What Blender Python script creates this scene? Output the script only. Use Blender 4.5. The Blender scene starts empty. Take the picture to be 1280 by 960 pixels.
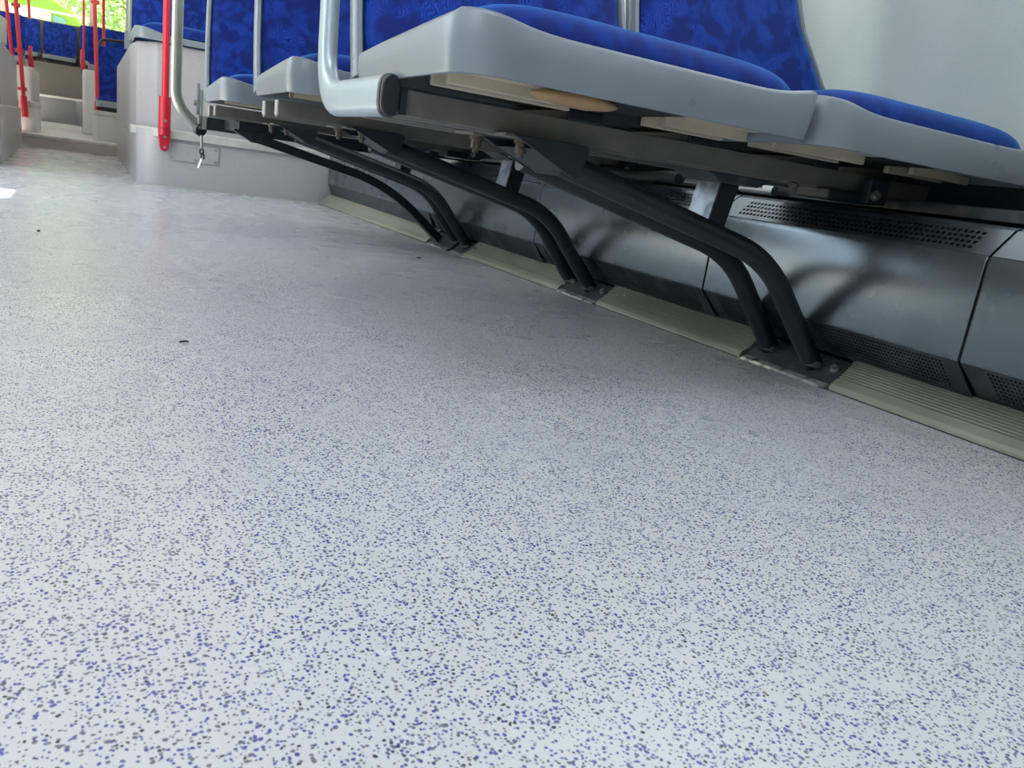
import bpy, bmesh, math, random
from mathutils import Vector, Matrix
random.seed(7)
PI = math.pi
S = bpy.context.scene
COL = S.collection

# ------------------------------------------------------------------ camera
CAM_H = 0.29
cam_d = bpy.data.cameras.new('camera'); cam = bpy.data.objects.new('camera', cam_d); COL.objects.link(cam)
right = Vector((0.8790143, -0.4572110, 0.1352479))
down = Vector((-0.0030191, -0.2889918, -0.9573268))
fwd = Vector((0.4767858, 0.8410956, -0.2554083))
m = Matrix.Identity(4)
for i in range(3):
    m[i][0] = right[i]; m[i][1] = -down[i]; m[i][2] = -fwd[i]
m[2][3] = CAM_H
cam.matrix_world = m
cam_d.sensor_width = 36; cam_d.lens = 975 / 1280 * 36
cam_d.clip_start = 0.02; cam_d.clip_end = 200
cam_d.dof.use_dof = True; cam_d.dof.focus_distance = 1.25; cam_d.dof.aperture_fstop = 20
S.camera = cam

# ------------------------------------------------------------------ light
S.view_settings.view_transform = 'Standard'; S.view_settings.look = 'None'
S.view_settings.gamma = 1; S.view_settings.use_curve_mapping = False
S.view_settings.exposure = 0.12
S.cycles.sample_clamp_indirect = 8; S.cycles.blur_glossy = 1.0
W = bpy.data.worlds.new('world'); S.world = W; W.use_nodes = True
wn = W.node_tree.nodes; wl = W.node_tree.links
bg = wn['Background']
tc = wn.new('ShaderNodeTexCoord'); sep = wn.new('ShaderNodeSeparateXYZ'); rmp = wn.new('ShaderNodeValToRGB')
wl.new(tc.outputs['Generated'], sep.inputs[0]); wl.new(sep.outputs['Z'], rmp.inputs[0]); wl.new(rmp.outputs[0], bg.inputs[0])
rmp.color_ramp.elements[0].position = 0.0; rmp.color_ramp.elements[0].color = (0.44, 0.46, 0.38, 1)
rmp.color_ramp.elements[1].position = 0.35; rmp.color_ramp.elements[1].color = (0.83, 0.91, 1.0, 1)
bg.inputs[1].default_value = 1.25
sun_d = bpy.data.lights.new('sun', 'SUN'); sun = bpy.data.objects.new('sun', sun_d); COL.objects.link(sun)
sun_d.energy = 32; sun_d.angle = math.radians(0.6); sun_d.color = (1, 0.94, 0.84)
sun.rotation_euler = Vector((1.0, 0.0, -2.3)).to_track_quat('-Z', 'Y').to_euler()
def area(name, loc, target, sx, sy, power, color):
    d = bpy.data.lights.new(name, 'AREA'); o = bpy.data.objects.new(name, d); COL.objects.link(o)
    d.shape = 'RECTANGLE'; d.size = sx; d.size_y = sy; d.energy = power; d.color = color
    o.location = loc; o.rotation_euler = (Vector(target) - Vector(loc)).to_track_quat('-Z', 'Y').to_euler()
    return o
# door and side window daylight; overhead and rear lamps hang below the closed ceiling
area('door_daylight', (-1.2, 3.3, 1.05), (0.5, 3.2, 0.0), 1.6, 1.5, 27, (0.80, 0.90, 1.0))
area('left_window_daylight', (-1.2, 0.3, 1.4), (0.5, 0.7, 0.2), 1.0, 0.9, 7, (0.9, 0.93, 1.0))
area('overhead_fill', (-0.45, 0.15, 2.25), (-0.3, 0.1, 0.0), 0.9, 1.2, 22, (0.87, 0.93, 1.0))  # added overhead light to brighten the floor; the ceiling has no hatch
area('right_window_daylight', (1.52, 1.4, 1.42), (-0.6, 1.4, 0.2), 4.5, 0.85, 11, (0.84, 0.92, 1.0))
area('rear_daylight', (-0.2, 10.5, 2.05), (-0.2, 10.5, 0), 1.6, 4.5, 5, (0.95, 1.0, 0.92))

# ------------------------------------------------------------------ materials
def mat(name, color, rough=0.5, metal=0.0, spec=0.5, **kw):
    M = bpy.data.materials.new(name); M.use_nodes = True
    b = M.node_tree.nodes['Principled BSDF']
    b.inputs['Base Color'].default_value = (*color, 1); b.inputs['Roughness'].default_value = rough
    b.inputs['Metallic'].default_value = metal; b.inputs['Specular IOR Level'].default_value = spec
    for k, v in kw.items(): b.inputs[k.replace('_', ' ')].default_value = v
    return M
def N(M): return M.node_tree.nodes, M.node_tree.links, M.node_tree.nodes['Principled BSDF']
def coords(M, scale=(1, 1, 1)):
    n, l, b = N(M)
    t = n.new('ShaderNodeTexCoord'); mp = n.new('ShaderNodeMapping'); mp.inputs['Scale'].default_value = scale
    g = n.new('ShaderNodeNewGeometry'); l.new(g.outputs['Position'], mp.inputs[0])
    return mp.outputs[0]
def wear(M, c1, c2, scale=8, detail=3, lo=0.2, hi=0.8, rough=None, bump=0, stretch=(1, 1, 1)):
    """colour that wanders between two tones (dust, scuffs), optional bump"""
    n, l, b = N(M); v = coords(M, stretch)
    t = n.new('ShaderNodeTexNoise'); t.inputs['Scale'].default_value = scale; t.inputs['Detail'].default_value = detail
    l.new(v, t.inputs['Vector'])
    r = n.new('ShaderNodeValToRGB'); r.color_ramp.elements[0].position = lo; r.color_ramp.elements[1].position = hi
    r.color_ramp.elements[0].color = (*c1, 1); r.color_ramp.elements[1].color = (*c2, 1)
    l.new(t.outputs[0], r.inputs[0]); l.new(r.outputs[0], b.inputs['Base Color'])
    if rough:
        mr = n.new('ShaderNodeMapRange'); mr.inputs['To Min'].default_value = rough[0]; mr.inputs['To Max'].default_value = rough[1]
        l.new(t.outputs[0], mr.inputs[0]); l.new(mr.outputs[0], b.inputs['Roughness'])
    if bump:
        t2 = n.new('ShaderNodeTexNoise'); t2.inputs['Scale'].default_value = scale * 30; l.new(v, t2.inputs['Vector'])
        bp = n.new('ShaderNodeBump'); bp.inputs['Strength'].default_value = bump; bp.inputs['Distance'].default_value = 0.002
        l.new(t2.outputs[0], bp.inputs['Height']); l.new(bp.outputs[0], b.inputs['Normal'])
    return M

def speckled(name, base, scale, dens, rough, sp=0.5, rad=0.3, dark=(0.03, 0.035, 0.05), blue=(0.055, 0.075, 0.30)):
    M = mat(name, base, rough, 0, sp); n, l, b = N(M)
    v = coords(M)
    nz = n.new('ShaderNodeTexNoise'); nz.inputs['Scale'].default_value = 260; nz.inputs['Detail'].default_value = 2; l.new(v, nz.inputs['Vector'])
    ds = n.new('ShaderNodeVectorMath'); ds.operation = 'MULTIPLY_ADD'
    ds.inputs[1].default_value = (0.0022,) * 3; l.new(nz.outputs['Color'], ds.inputs[0]); l.new(v, ds.inputs[2])
    cur = None
    basen = n.new('ShaderNodeTexNoise'); basen.inputs['Scale'].default_value = 5; basen.inputs['Detail'].default_value = 1; l.new(v, basen.inputs['Vector'])
    mixb = n.new('ShaderNodeMixRGB'); mixb.inputs[1].default_value = (*[c * 0.95 for c in base], 1); mixb.inputs[2].default_value = (*base, 1)
    l.new(basen.outputs[0], mixb.inputs[0]); cur = mixb.outputs[0]
    for k, (sc, dn, r0) in enumerate(((scale, dens, rad), (scale * 1.3, dens * 0.75, rad))):
        off = n.new('ShaderNodeVectorMath'); off.operation = 'ADD'; off.inputs[1].default_value = (k * 3.17, k * 1.31, k * 0.7); l.new(ds.outputs[0], off.inputs[0])
        vo = n.new('ShaderNodeTexVoronoi'); vo.inputs['Scale'].default_value = sc; l.new(off.outputs[0], vo.inputs['Vector'])
        sx = n.new('ShaderNodeSeparateColor'); l.new(vo.outputs['Color'], sx.inputs[0])
        # clustered density
        cl = n.new('ShaderNodeTexNoise'); cl.inputs['Scale'].default_value = 30; l.new(off.outputs[0], cl.inputs['Vector'])
        cm = n.new('ShaderNodeMapRange'); cm.inputs['From Min'].default_value = 0.3; cm.inputs['From Max'].default_value = 0.7
        cm.inputs['To Min'].default_value = dn * 0.45; cm.inputs['To Max'].default_value = min(1, dn * 1.4); l.new(cl.outputs[0], cm.inputs[0])
        on = n.new('ShaderNodeMath'); on.operation = 'LESS_THAN'; l.new(sx.outputs[0], on.inputs[0]); l.new(cm.outputs[0], on.inputs[1])
        rr = n.new('ShaderNodeMapRange'); rr.inputs['To Min'].default_value = r0 * 0.6; rr.inputs['To Max'].default_value = r0 * 1.25; l.new(sx.outputs[1], rr.inputs[0])
        ins = n.new('ShaderNodeMath'); ins.operation = 'LESS_THAN'; l.new(vo.outputs['Distance'], ins.inputs[0]); l.new(rr.outputs[0], ins.inputs[1])
        f = n.new('ShaderNodeMath'); f.operation = 'MULTIPLY'; l.new(on.outputs[0], f.inputs[0]); l.new(ins.outputs[0], f.inputs[1])
        pc = n.new('ShaderNodeValToRGB'); pc.color_ramp.interpolation = 'CONSTANT'
        e = pc.color_ramp.elements; e[0].position = 0; e[0].color = (*dark, 1); e[1].position = 0.16; e[1].color = (0.13, 0.14, 0.19, 1)
        for p, c in ((0.34, blue), (0.62, (0.15, 0.17, 0.34)), (0.84, (0.27, 0.28, 0.38))):
            x = e.new(p); x.color = (*c, 1)
        l.new(sx.outputs[2], pc.inputs[0])
        mx = n.new('ShaderNodeMixRGB'); l.new(f.outputs[0], mx.inputs[0]); l.new(cur, mx.inputs[1]); l.new(pc.outputs[0], mx.inputs[2]); cur = mx.outputs[0]
    l.new(cur, b.inputs['Base Color'])
    rn = n.new('ShaderNodeTexNoise'); rn.inputs['Scale'].default_value = 4; rn.inputs['Detail'].default_value = 3; l.new(v, rn.inputs['Vector'])
    mr = n.new('ShaderNodeMapRange'); mr.inputs['To Min'].default_value = rough - 0.03; mr.inputs['To Max'].default_value = rough + 0.04
    l.new(rn.outputs[0], mr.inputs[0]); l.new(mr.outputs[0], b.inputs['Roughness'])
    return M

M_floor = speckled('speckled_vinyl', (0.575, 0.605, 0.64), 300, 0.80, 0.27, 0.55, 0.36)
M_floor_rear = mat('rear_vinyl', (0.58, 0.59, 0.58), 0.3)
M_pod = speckled('podium_vinyl', (0.43, 0.42, 0.44), 190, 0.35, 0.33, 0.5, 0.2)
M_trim = wear(mat('worn_trim', (0.6, 0.6, 0.58), 0.35, 0.2), (0.68, 0.68, 0.64), (0.46, 0.46, 0.45), 14)
M_shell = wear(mat('grey_plastic', (0.4, 0.44, 0.48), 0.38), (0.19, 0.225, 0.262), (0.235, 0.27, 0.31), 7, rough=(0.22, 0.38))
M_shell_edge = mat('shell_edge', (0.55, 0.6, 0.63), 0.35)
M_cream = wear(mat('cream_plastic', (0.62, 0.56, 0.42), 0.5), (0.66, 0.6, 0.46), (0.45, 0.40, 0.30), 12)
M_foam = wear(mat('aged_foam', (0.5, 0.3, 0.12), 0.9), (0.5, 0.33, 0.16), (0.30, 0.2, 0.12), 25)
M_beam = wear(mat('dusty_steel', (0.2, 0.19, 0.17), 0.5, 0.3), (0.26, 0.24, 0.215), (0.15, 0.14, 0.13), 16, rough=(0.38, 0.6), bump=0.15)
M_beam_end = mat('cut_steel', (0.5, 0.52, 0.5), 0.35, 0.6)
M_black = wear(mat('black_powder_coat', (0.03, 0.035, 0.045), 0.38), (0.008, 0.013, 0.019), (0.022, 0.028, 0.036), 18, rough=(0.3, 0.5))
M_blackplastic = mat('black_plastic', (0.02, 0.022, 0.025), 0.35)
M_bare = wear(mat('scuffed_steel', (0.35, 0.38, 0.42), 0.35, 0.7), (0.30, 0.34, 0.39), (0.12, 0.15, 0.19), 30, lo=0.4, hi=0.6, rough=(0.25, 0.5))
M_plate = wear(mat('foot_plate_paint', (0.10, 0.11, 0.12), 0.45, 0.2), (0.05, 0.06, 0.07), (0.13, 0.135, 0.135), 30, lo=0.5, hi=0.8)
M_weld = mat('weld_bead', (0.12, 0.12, 0.12), 0.55, 0.4)
M_panel = wear(mat('heater_panel_paint', (0.2, 0.24, 0.27), 0.3, 0.85), (0.145, 0.175, 0.20), (0.185, 0.215, 0.24), 9, rough=(0.22, 0.34), stretch=(1, 1, 1))
M_kick = wear(mat('kick_panel_paint', (0.1, 0.12, 0.14), 0.45, 0.3), (0.035, 0.045, 0.055), (0.09, 0.10, 0.105), 20, lo=0.45, hi=0.75)
M_void = mat('dark_void', (0.006, 0.007, 0.009), 0.9)
M_strip = wear(mat('ribbed_edge', (0.42, 0.43, 0.36), 0.42, 0.35), (0.27, 0.28, 0.225), (0.37, 0.38, 0.31), 10, rough=(0.35, 0.5))
M_worn = wear(mat('worn_aluminium', (0.5, 0.52, 0.52), 0.35, 0.7), (0.7, 0.72, 0.72), (0.18, 0.17, 0.16), 60, lo=0.45, hi=0.65)
M_rail = wear(mat('satin_rail', (0.5, 0.56, 0.6), 0.3, 0.25), (0.44, 0.53, 0.59), (0.38, 0.45, 0.50), 12, rough=(0.26, 0.4))
M_rail_old = mat('olive_silver_rail', (0.36, 0.38, 0.33), 0.3, 0.75)
M_red = mat('red_enamel', (0.52, 0.012, 0.035), 0.28)
M_red_bright = mat('red_enamel_far', (0.62, 0.035, 0.05), 0.35)
M_screw = mat('screw_steel', (0.38, 0.37, 0.33), 0.35, 0.8)
M_bolt = wear(mat('rusty_bolt', (0.3, 0.26, 0.2), 0.6, 0.4), (0.22, 0.19, 0.16), (0.10, 0.07, 0.05), 90)
M_wall = wear(mat('grained_wall_vinyl', (0.42, 0.48, 0.46), 0.5), (0.52, 0.61, 0.58), (0.64, 0.72, 0.70), 5, bump=0.35)
M_wall_beige = mat('beige_partition', (0.19, 0.165, 0.14), 0.5)
M_ceil = mat('ceiling_panel', (0.4, 0.4, 0.4), 0.6)
M_white = mat('white_moulding', (0.62, 0.63, 0.62), 0.35)
M_beige = mat('pale_moulding', (0.48, 0.45, 0.42), 0.45)
M_rubber = mat('dark_rubber', (0.02, 0.02, 0.02), 0.6)
M_tag = mat('white_tag', (0.85, 0.88, 0.9), 0.4)
M_lime = mat('lime_bodywork', (0.17, 0.36, 0.02), 0.5)
M_ground = wear(mat('warm_paving', (0.3, 0.3, 0.28), 0.9), (0.46, 0.41, 0.32), (0.62, 0.56, 0.45), 3)  # warm pale tone set to bounce sunlight onto the heater panels
M_leaf = wear(mat('foliage', (0.2, 0.4, 0.08), 0.6), (0.12, 0.3, 0.05), (0.42, 0.62, 0.18), 2.0)
M_bark = mat('bark', (0.12, 0.09, 0.07), 0.8)
M_glass = mat('window_glass', (0.9, 1.0, 0.95), 0.02, 0, 0.5)
_n, _l, _b = N(M_glass)
_t = _n.new('ShaderNodeBsdfTransparent'); _t.inputs[0].default_value = (0.93, 0.98, 0.94, 1)
_g = _n.new('ShaderNodeBsdfGlossy'); _g.inputs['Roughness'].default_value = 0.02
_m = _n.new('ShaderNodeMixShader'); _m.inputs[0].default_value = 0.06
_l.new(_t.outputs[0], _m.inputs[1]); _l.new(_g.outputs[0], _m.inputs[2]); _l.new(_m.outputs[0], _n['Material Output'].inputs[0])
M_busglass = mat('coach_window_glass', (0.42, 0.58, 0.52), 0.15)

def fabric(name='blue_velour', plain=False):
    M = mat(name, (0.01, 0.03, 0.35), 0.75, 0, 0.25, Sheen_Weight=0.55, Sheen_Roughness=0.35)
    n, l, b = N(M); b.inputs['Sheen Tint'].default_value = (0.08, 0.38, 1.0, 1)
    v = coords(M)
    w0 = n.new('ShaderNodeTexNoise'); w0.inputs['Scale'].default_value = 9; w0.inputs['Detail'].default_value = 3; l.new(v, w0.inputs['Vector'])
    ad = n.new('ShaderNodeVectorMath'); ad.operation = 'MULTIPLY_ADD'; ad.inputs[1].default_value = (0.12,) * 3
    l.new(w0.outputs['Color'], ad.inputs[0]); l.new(v, ad.inputs[2])
    wv = n.new('ShaderNodeTexWave'); wv.inputs['Scale'].default_value = 100; wv.inputs['Distortion'].default_value = 9; wv.inputs['Detail'].default_value = 3
    wv.inputs['Detail Scale'].default_value = 1.5; l.new(ad.outputs[0], wv.inputs['Vector'])
    pz = n.new('ShaderNodeTexNoise'); pz.inputs['Scale'].default_value = 22; pz.inputs['Detail'].default_value = 1; l.new(ad.outputs[0], pz.inputs['Vector'])
    pr = n.new('ShaderNodeValToRGB'); pr.color_ramp.elements[0].position = 0.42; pr.color_ramp.elements[1].position = 0.62; l.new(pz.outputs[0], pr.inputs[0])
    fz = n.new('ShaderNodeTexNoise'); fz.inputs['Scale'].default_value = 900; fz.inputs['Detail'].default_value = 2; l.new(v, fz.inputs['Vector'])
    mul = n.new('ShaderNodeMath'); mul.operation = 'MULTIPLY'; l.new(wv.outputs['Fac'], mul.inputs[0]); l.new(pr.outputs[0], mul.inputs[1])
    if plain: l.remove(mul.inputs[0].links[0]); mul.inputs[0].default_value = 0.25; b.inputs['Sheen Weight'].default_value = 0.9
    a2 = n.new('ShaderNodeMath'); a2.operation = 'MULTIPLY_ADD'; l.new(fz.outputs[0], a2.inputs[0]); a2.inputs[1].default_value = 0.5; l.new(mul.outputs[0], a2.inputs[2])
    cr = n.new('ShaderNodeValToRGB'); e = cr.color_ramp.elements
    e[0].position = 0.15; e[0].color = (0.0015, 0.009, 0.13, 1); e[1].position = 1.0; e[1].color = (0.005, 0.058, 0.43, 1)
    x = e.new(0.45); x.color = (0.002, 0.026, 0.25, 1)
    l.new(a2.outputs[0], cr.inputs[0]); l.new(cr.outputs[0], b.inputs['Base Color'])
    bp = n.new('ShaderNodeBump'); bp.inputs['Strength'].default_value = 0.35; bp.inputs['Distance'].default_value = 0.0015
    l.new(a2.outputs[0], bp.inputs['Height']); l.new(bp.outputs[0], b.inputs['Normal'])
    return M
M_fab = fabric()
M_pad = fabric('plain_blue_velour', True)

# ------------------------------------------------------------------ mesh helpers
def obj(name, bm, material, parent=None, smooth=None, bevel=0, sub=0):
    me = bpy.data.meshes.new(name)
    bmesh.ops.recalc_face_normals(bm, faces=bm.faces)
    bm.to_mesh(me); bm.free()
    o = bpy.data.objects.new(name, me); COL.objects.link(o)
    me.materials.append(material)
    if parent: o.parent = parent
    if bevel:
        b = o.modifiers.new('bevel', 'BEVEL'); b.width = bevel; b.segments = 2; b.limit_method = 'ANGLE'; b.angle_limit = math.radians(35)
    if sub:
        s = o.modifiers.new('sub', 'SUBSURF'); s.levels = sub; s.render_levels = sub
    if smooth:
        for p in me.polygons: p.use_smooth = True
        try: me.set_sharp_from_angle(angle=math.radians(smooth))
        except Exception: pass
    return o
def tag(o, label, cat=None, group=None, kind=None):
    if label: o['label'] = label
    if cat: o['category'] = cat
    if group: o['group'] = group
    if kind: o['kind'] = kind
    return o
def thing(name, label, cat, loc=(0, 0, 0), group=None):
    o = bpy.data.objects.new(name, None); COL.objects.link(o); o.empty_display_size = 0.05
    o.location = loc
    bpy.context.view_layer.update()
    return tag(o, label, cat, group)
class Off:
    """collects shapes in world coordinates; subtract the thing's base on build"""
def new(): return bmesh.new()
def box(bm, x0, x1, y0, y1, z0, z1):
    vs = [bm.verts.new((x, y, z)) for x in (x0, x1) for y in (y0, y1) for z in (z0, z1)]
    for f in ((0, 1, 3, 2), (4, 6, 7, 5), (0, 4, 5, 1), (2, 3, 7, 6), (0, 2, 6, 4), (1, 5, 7, 3)):
        bm.faces.new([vs[i] for i in f])
    return vs
def prism(bm, pts, axis, a, b):
    """pts: 2D polygon; axis 'x' -> pts are (y,z); 'y' -> (x,z); 'z' -> (x,y)"""
    def P(p, t):
        return {'x': (t, p[0], p[1]), 'y': (p[0], t, p[1]), 'z': (p[0], p[1], t)}[axis]
    A = [bm.verts.new(P(p, a)) for p in pts]; B = [bm.verts.new(P(p, b)) for p in pts]
    n = len(pts)
    bm.faces.new(A); bm.faces.new(B[::-1])
    for i in range(n): bm.faces.new((A[i], A[(i + 1) % n], B[(i + 1) % n], B[i]))
def fillet(pts, r, seg=6):
    out = [Vector(pts[0])]
    for i in range(1, len(pts) - 1):
        p, a, b = Vector(pts[i]), Vector(pts[i - 1]), Vector(pts[i + 1])
        u = (a - p).normalized(); w = (b - p).normalized()
        rr = min(r, (a - p).length * 0.49, (b - p).length * 0.49)
        s, e = p + u * rr, p + w * rr
        for k in range(seg + 1):
            t = k / seg; out.append((1 - t) ** 2 * s + 2 * t * (1 - t) * p + t * t * e)
    out.append(Vector(pts[-1])); return out
def sweep(bm, pts, ru, rv=None, n=16, up=Vector((0, 0, 1)), square=False, caps=True, pill=1.0):
    """elliptic (or box) section swept along a path"""
    rv = rv or ru; rings = []
    pts = [Vector(p) for p in pts]
    for i, p in enumerate(pts):
        t = (pts[min(i + 1, len(pts) - 1)] - pts[max(i - 1, 0)]).normalized()
        u = t.cross(up)
        if u.length < 1e-3: u = t.cross(Vector((1, 0, 0)))
        u.normalize(); v = u.cross(t).normalized()
        if square: sec = [(1, 1), (-1, 1), (-1, -1), (1, -1)]
        else: sec = [(math.cos(2 * PI * k / n), math.copysign(abs(math.sin(2 * PI * k / n)) ** pill, math.sin(2 * PI * k / n))) for k in range(n)]
        rings.append([bm.verts.new(p + u * ru * a + v * rv * b) for a, b in sec])
    k = len(rings[0])
    for A, B in zip(rings, rings[1:]):
        for j in range(k): bm.faces.new((A[j], A[(j + 1) % k], B[(j + 1) % k], B[j]))
    if caps: bm.faces.new(rings[0][::-1]); bm.faces.new(rings[-1])
def cyl(bm, p, q, r, n=14): sweep(bm, [p, q], r, n=n)
def hexbolt(bm, c, r, h, axis):
    a = Vector(axis).normalized(); c = Vector(c)
    sweep(bm, [c, c + a * h * 0.35], r * 1.35, n=18)
    sweep(bm, [c + a * h * 0.3, c + a * h], r, n=6)
def rrect(x0, x1, y0, y1, r, seg=6):
    if isinstance(r, (int, float)): r = (r,) * 4
    out = []
    for (cx, cy, a0, q) in ((x1, y1, 0, r[0]), (x0, y1, 90, r[1]), (x0, y0, 180, r[2]), (x1, y0, 270, r[3])):
        sx = -1 if cx == x1 else 1; sy = -1 if cy == y1 else 1
        for k in range(seg + 1):
            a = math.radians(a0 + 90 * k / seg)
            out.append((cx + sx * q + q * math.cos(a), cy + sy * q + q * math.sin(a)))
    return out
def densify(pts, step):
    out = []
    for i, p in enumerate(pts):
        q = pts[(i + 1) % len(pts)]; d = math.dist(p, q); k = max(1, int(d / step))
        for j in range(k): out.append((p[0] + (q[0] - p[0]) * j / k, p[1] + (q[1] - p[1]) * j / k))
    return out
def shift(o_list, base):
    """meshes built in world coordinates: move them under a thing whose base is elsewhere"""
    b = Vector(base)
    for o in o_list:
        for v in o.data.vertices: v.co -= b

# everything below is built in world coordinates; rebase() shifts the meshes of a thing once it is complete
def rebase(root):
    b = root.location.copy()
    def rec(o):
        for c in o.children:
            if c.type == 'MESH' and not c.get('_done'):
                for v in c.data.vertices: v.co -= b
            rec(c)
    rec(root)

# ------------------------------------------------------------------ structure
XW = 1.44      # inner face of right wall
XL = -1.12     # inner face of left wall
def struct(name, bm, M, label=None, parent=None, **k):
    o = obj(name, bm, M, parent, **k)
    if not parent: o['kind'] = 'structure'
    if label and not parent: o['label'] = label
    return o
bm = new(); box(bm, XL, XW, -2.6, 7.45, -0.05, 0.0); struct('floor', bm, M_floor, 'pale grey speckled vinyl floor of the low bus aisle')
# rear raised floor with rounded nosing
bm = new()
prism(bm, [(7.45, -0.05), (7.45, 0.085), (7.47, 0.10), (11.0, 0.165), (11.0, -0.05)], 'x', XL, XW)
struct('floor_rear', bm, M_floor_rear, 'raised rear floor beyond the step', smooth=30)
bm = new(); box(bm, -0.62, 0.21, 7.425, 7.452, 0.0, 0.072); struct('trim_1', bm, M_beige, 'beige riser of the first step')
bm = new(); box(bm, -0.62, 0.21, 7.422, 7.50, 0.072, 0.1015); struct('trim_5', bm, M_trim, 'pale nosing of the first step', bevel=0.008)
# second step with chamfered side
bm = new()
prism(bm, [(-1.1, 11.0), (-0.12, 11.0), (0.05, 10.2), (0.6, 9.7), (1.4, 9.7), (1.4, 14.2), (-1.1, 14.2)], 'z', 0.10, 0.44)
struct('floor_step', bm, mat('step_vinyl', (0.2, 0.2, 0.22), 0.4), 'dark upper step riser at the rear', bevel=0.01)
bm = new(); prism(bm, [(-1.1, 10.97), (-0.105, 10.97), (0.03, 10.25), (0.06, 10.3), (-0.09, 11.04), (-1.1, 11.04)], 'z', 0.435, 0.462)
struct('trim_2', bm, M_trim, 'pale nosing of the upper step', bevel=0.006)
# walls
bm = new()
box(bm, XW, XW + 0.05, -2.6, 14.2, -0.05, 0.98); struct('wall_right', bm, M_wall, 'pale grey green grained side wall behind the seats')
bm = new(); box(bm, XW - 0.005, XW + 0.05, -2.6, 14.2, 1.9, 2.3); box(bm, XW - 0.005, XW + 0.05, 2.9, 3.05, 0.98, 1.9); box(bm, XW - 0.005, XW + 0.05, 0.2, 0.3, 0.98, 1.9); box(bm, XW - 0.005, XW + 0.05, 6.2, 6.35, 0.98, 1.9)
struct('trim_3', bm, M_wall, 'wall band and posts above the right windows')
bm = new(); box(bm, XL - 0.05, XL, 0.9, 2.4, -0.05, 2.3); box(bm, XL - 0.05, XL, -0.3, 0.9, -0.05, 0.9); box(bm, XL - 0.05, XL, -2.6, -0.3, -0.05, 2.3); box(bm, XL - 0.05, XL, 4.2, 14.2, -0.05, 0.9)  # full-height bays made solid to block sun and window light
box(bm, XL - 0.05, XL, -2.6, 3.05, 1.72, 2.3); box(bm, XL - 0.05, XL, 3.05, 3.38, 2.15, 2.3); box(bm, XL - 0.05, XL, 3.38, 14.2, 1.72, 2.3)  # header lowered except over one pane, to shape the sun patch
for y in (-0.9, 0.0, 0.85, 2.35, 2.98, 3.38, 4.15, 6.0, 8.4, 10.9): box(bm, XL - 0.05, XL, y, y + 0.07, -0.05, 2.3)
struct('wall_left', bm, M_wall, 'left side wall with door openings, shaped to limit the sun')
bm = new(); box(bm, XL - 0.05, XW + 0.05, -2.6, 14.2, 2.3, 2.35); struct('ceiling', bm, M_ceil, 'pale bus ceiling')
bm = new(); box(bm, XL - 0.05, XW + 0.05, -2.65, -2.6, -0.05, 2.3); struct('wall_front', bm, M_wall_beige, 'unseen partition added to close the bus front against light')  # added out of view to keep light from the front dark
bm = new(); box(bm, XL, XW, 13.75, 13.85, 0.4, 1.50); struct('wall_back', bm, M_wall_beige, 'beige brown rear partition under the back window')
bm = new(); box(bm, XL - 0.05, XW, 13.75, 13.85, 2.15, 2.35); box(bm, 0.02, 0.10, 13.74, 13.86, 1.5, 2.2); box(bm, 0.78, 0.9, 13.74, 13.86, 1.5, 2.2); box(bm, XL, -1.0, 13.74, 13.86, 1.5, 2.2)
struct('trim_4', bm, M_beige, 'posts of the back window')
bm = new(); box(bm, -1.0, 0.02, 13.8, 13.806, 1.5, 2.15); box(bm, 0.10, 0.78, 13.8, 13.806, 1.5, 2.15); struct('window_1', bm, M_glass, 'rear window glass looking out on a lime green bus')

# ------------------------------------------------------------------ ribbed edge strips (45 degree cove)
def xf(y): return 1.176 - 0.0155 * y
def strip(y0, y1, label, ribbed=True, name='ribbed_floor_strip'):
    t = thing(name, label, 'floor strip', (xf(y0), (y0 + y1) / 2, 0), 'ribbed floor strips' if False else None)
    prof = [(0, 0.0), (0.0, 0.006), (0.004, 0.012), (0.010, 0.0165), (0.018, 0.0215)]
    if ribbed:
        n = 8; L = 0.047; dx, dz = 0.056 / 0.077, 0.053 / 0.077   # along the slope
        nx, nz = -dz, dx
        p0 = (0.018, 0.0215)
        for k in range(n):
            for a, h in ((0.15, 0.0), (0.3, -0.0036), (0.62, -0.0036), (0.8, 0.0)):
                s = (k + a) / n * L
                prof.append((p0[0] + dx * s + nx * h, p0[1] + dz * s + nz * h))
    prof += [(0.056, 0.056), (0.066, 0.056), (0.066, 0.0)]
    bm = new()
    A = [bm.verts.new((xf(y0) + x, y0, z)) for x, z in prof]; B = [bm.verts.new((xf(y1) + x, y1, z)) for x, z in prof]
    n = len(prof); bm.faces.new(A); bm.faces.new(B[::-1])
    for i in range(n): bm.faces.new((A[i], A[(i + 1) % n], B[(i + 1) % n], B[i]))
    obj('ribbed_cover', bm, M_strip, t)
    bm = new(); prism(bm, [(xf(y1) + 0.002, 0.0), (xf(y1) + 0.02, 0.02), (xf(y1) + 0.054, 0.053), (xf(y1) + 0.06, 0.0)], 'y', y1, y1 + 0.0035)
    obj('end_cap', bm, M_rubber, t)
    rebase(t); return t
strip(-0.4, 0.912, 'nearest ribbed greenish aluminium floor edge strip, cut off by the right edge of the picture')
strip(1.135, 1.655, 'ribbed floor edge strip between the nearest seat leg and the second seat leg')
strip(1.845, 2.475, 'ribbed floor edge strip between the second and third seat legs')
strip(2.81, 4.36, 'smooth pale floor edge strip reaching the grey podium', ribbed=False, name='smooth_floor_strip')
bm = new(); prism(bm, [(xf(-0.4) - 0.003, -0.4), (xf(-0.4) + 0.004, -0.4), (xf(4.36) + 0.004, 4.36), (xf(4.36) - 0.003, 4.36)], 'z', 0.0003, 0.0012)
tag(obj('dark_sealant_line', bm, M_rubber), 'thin dark joint line along the floor edge strips', 'sealant')

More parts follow.
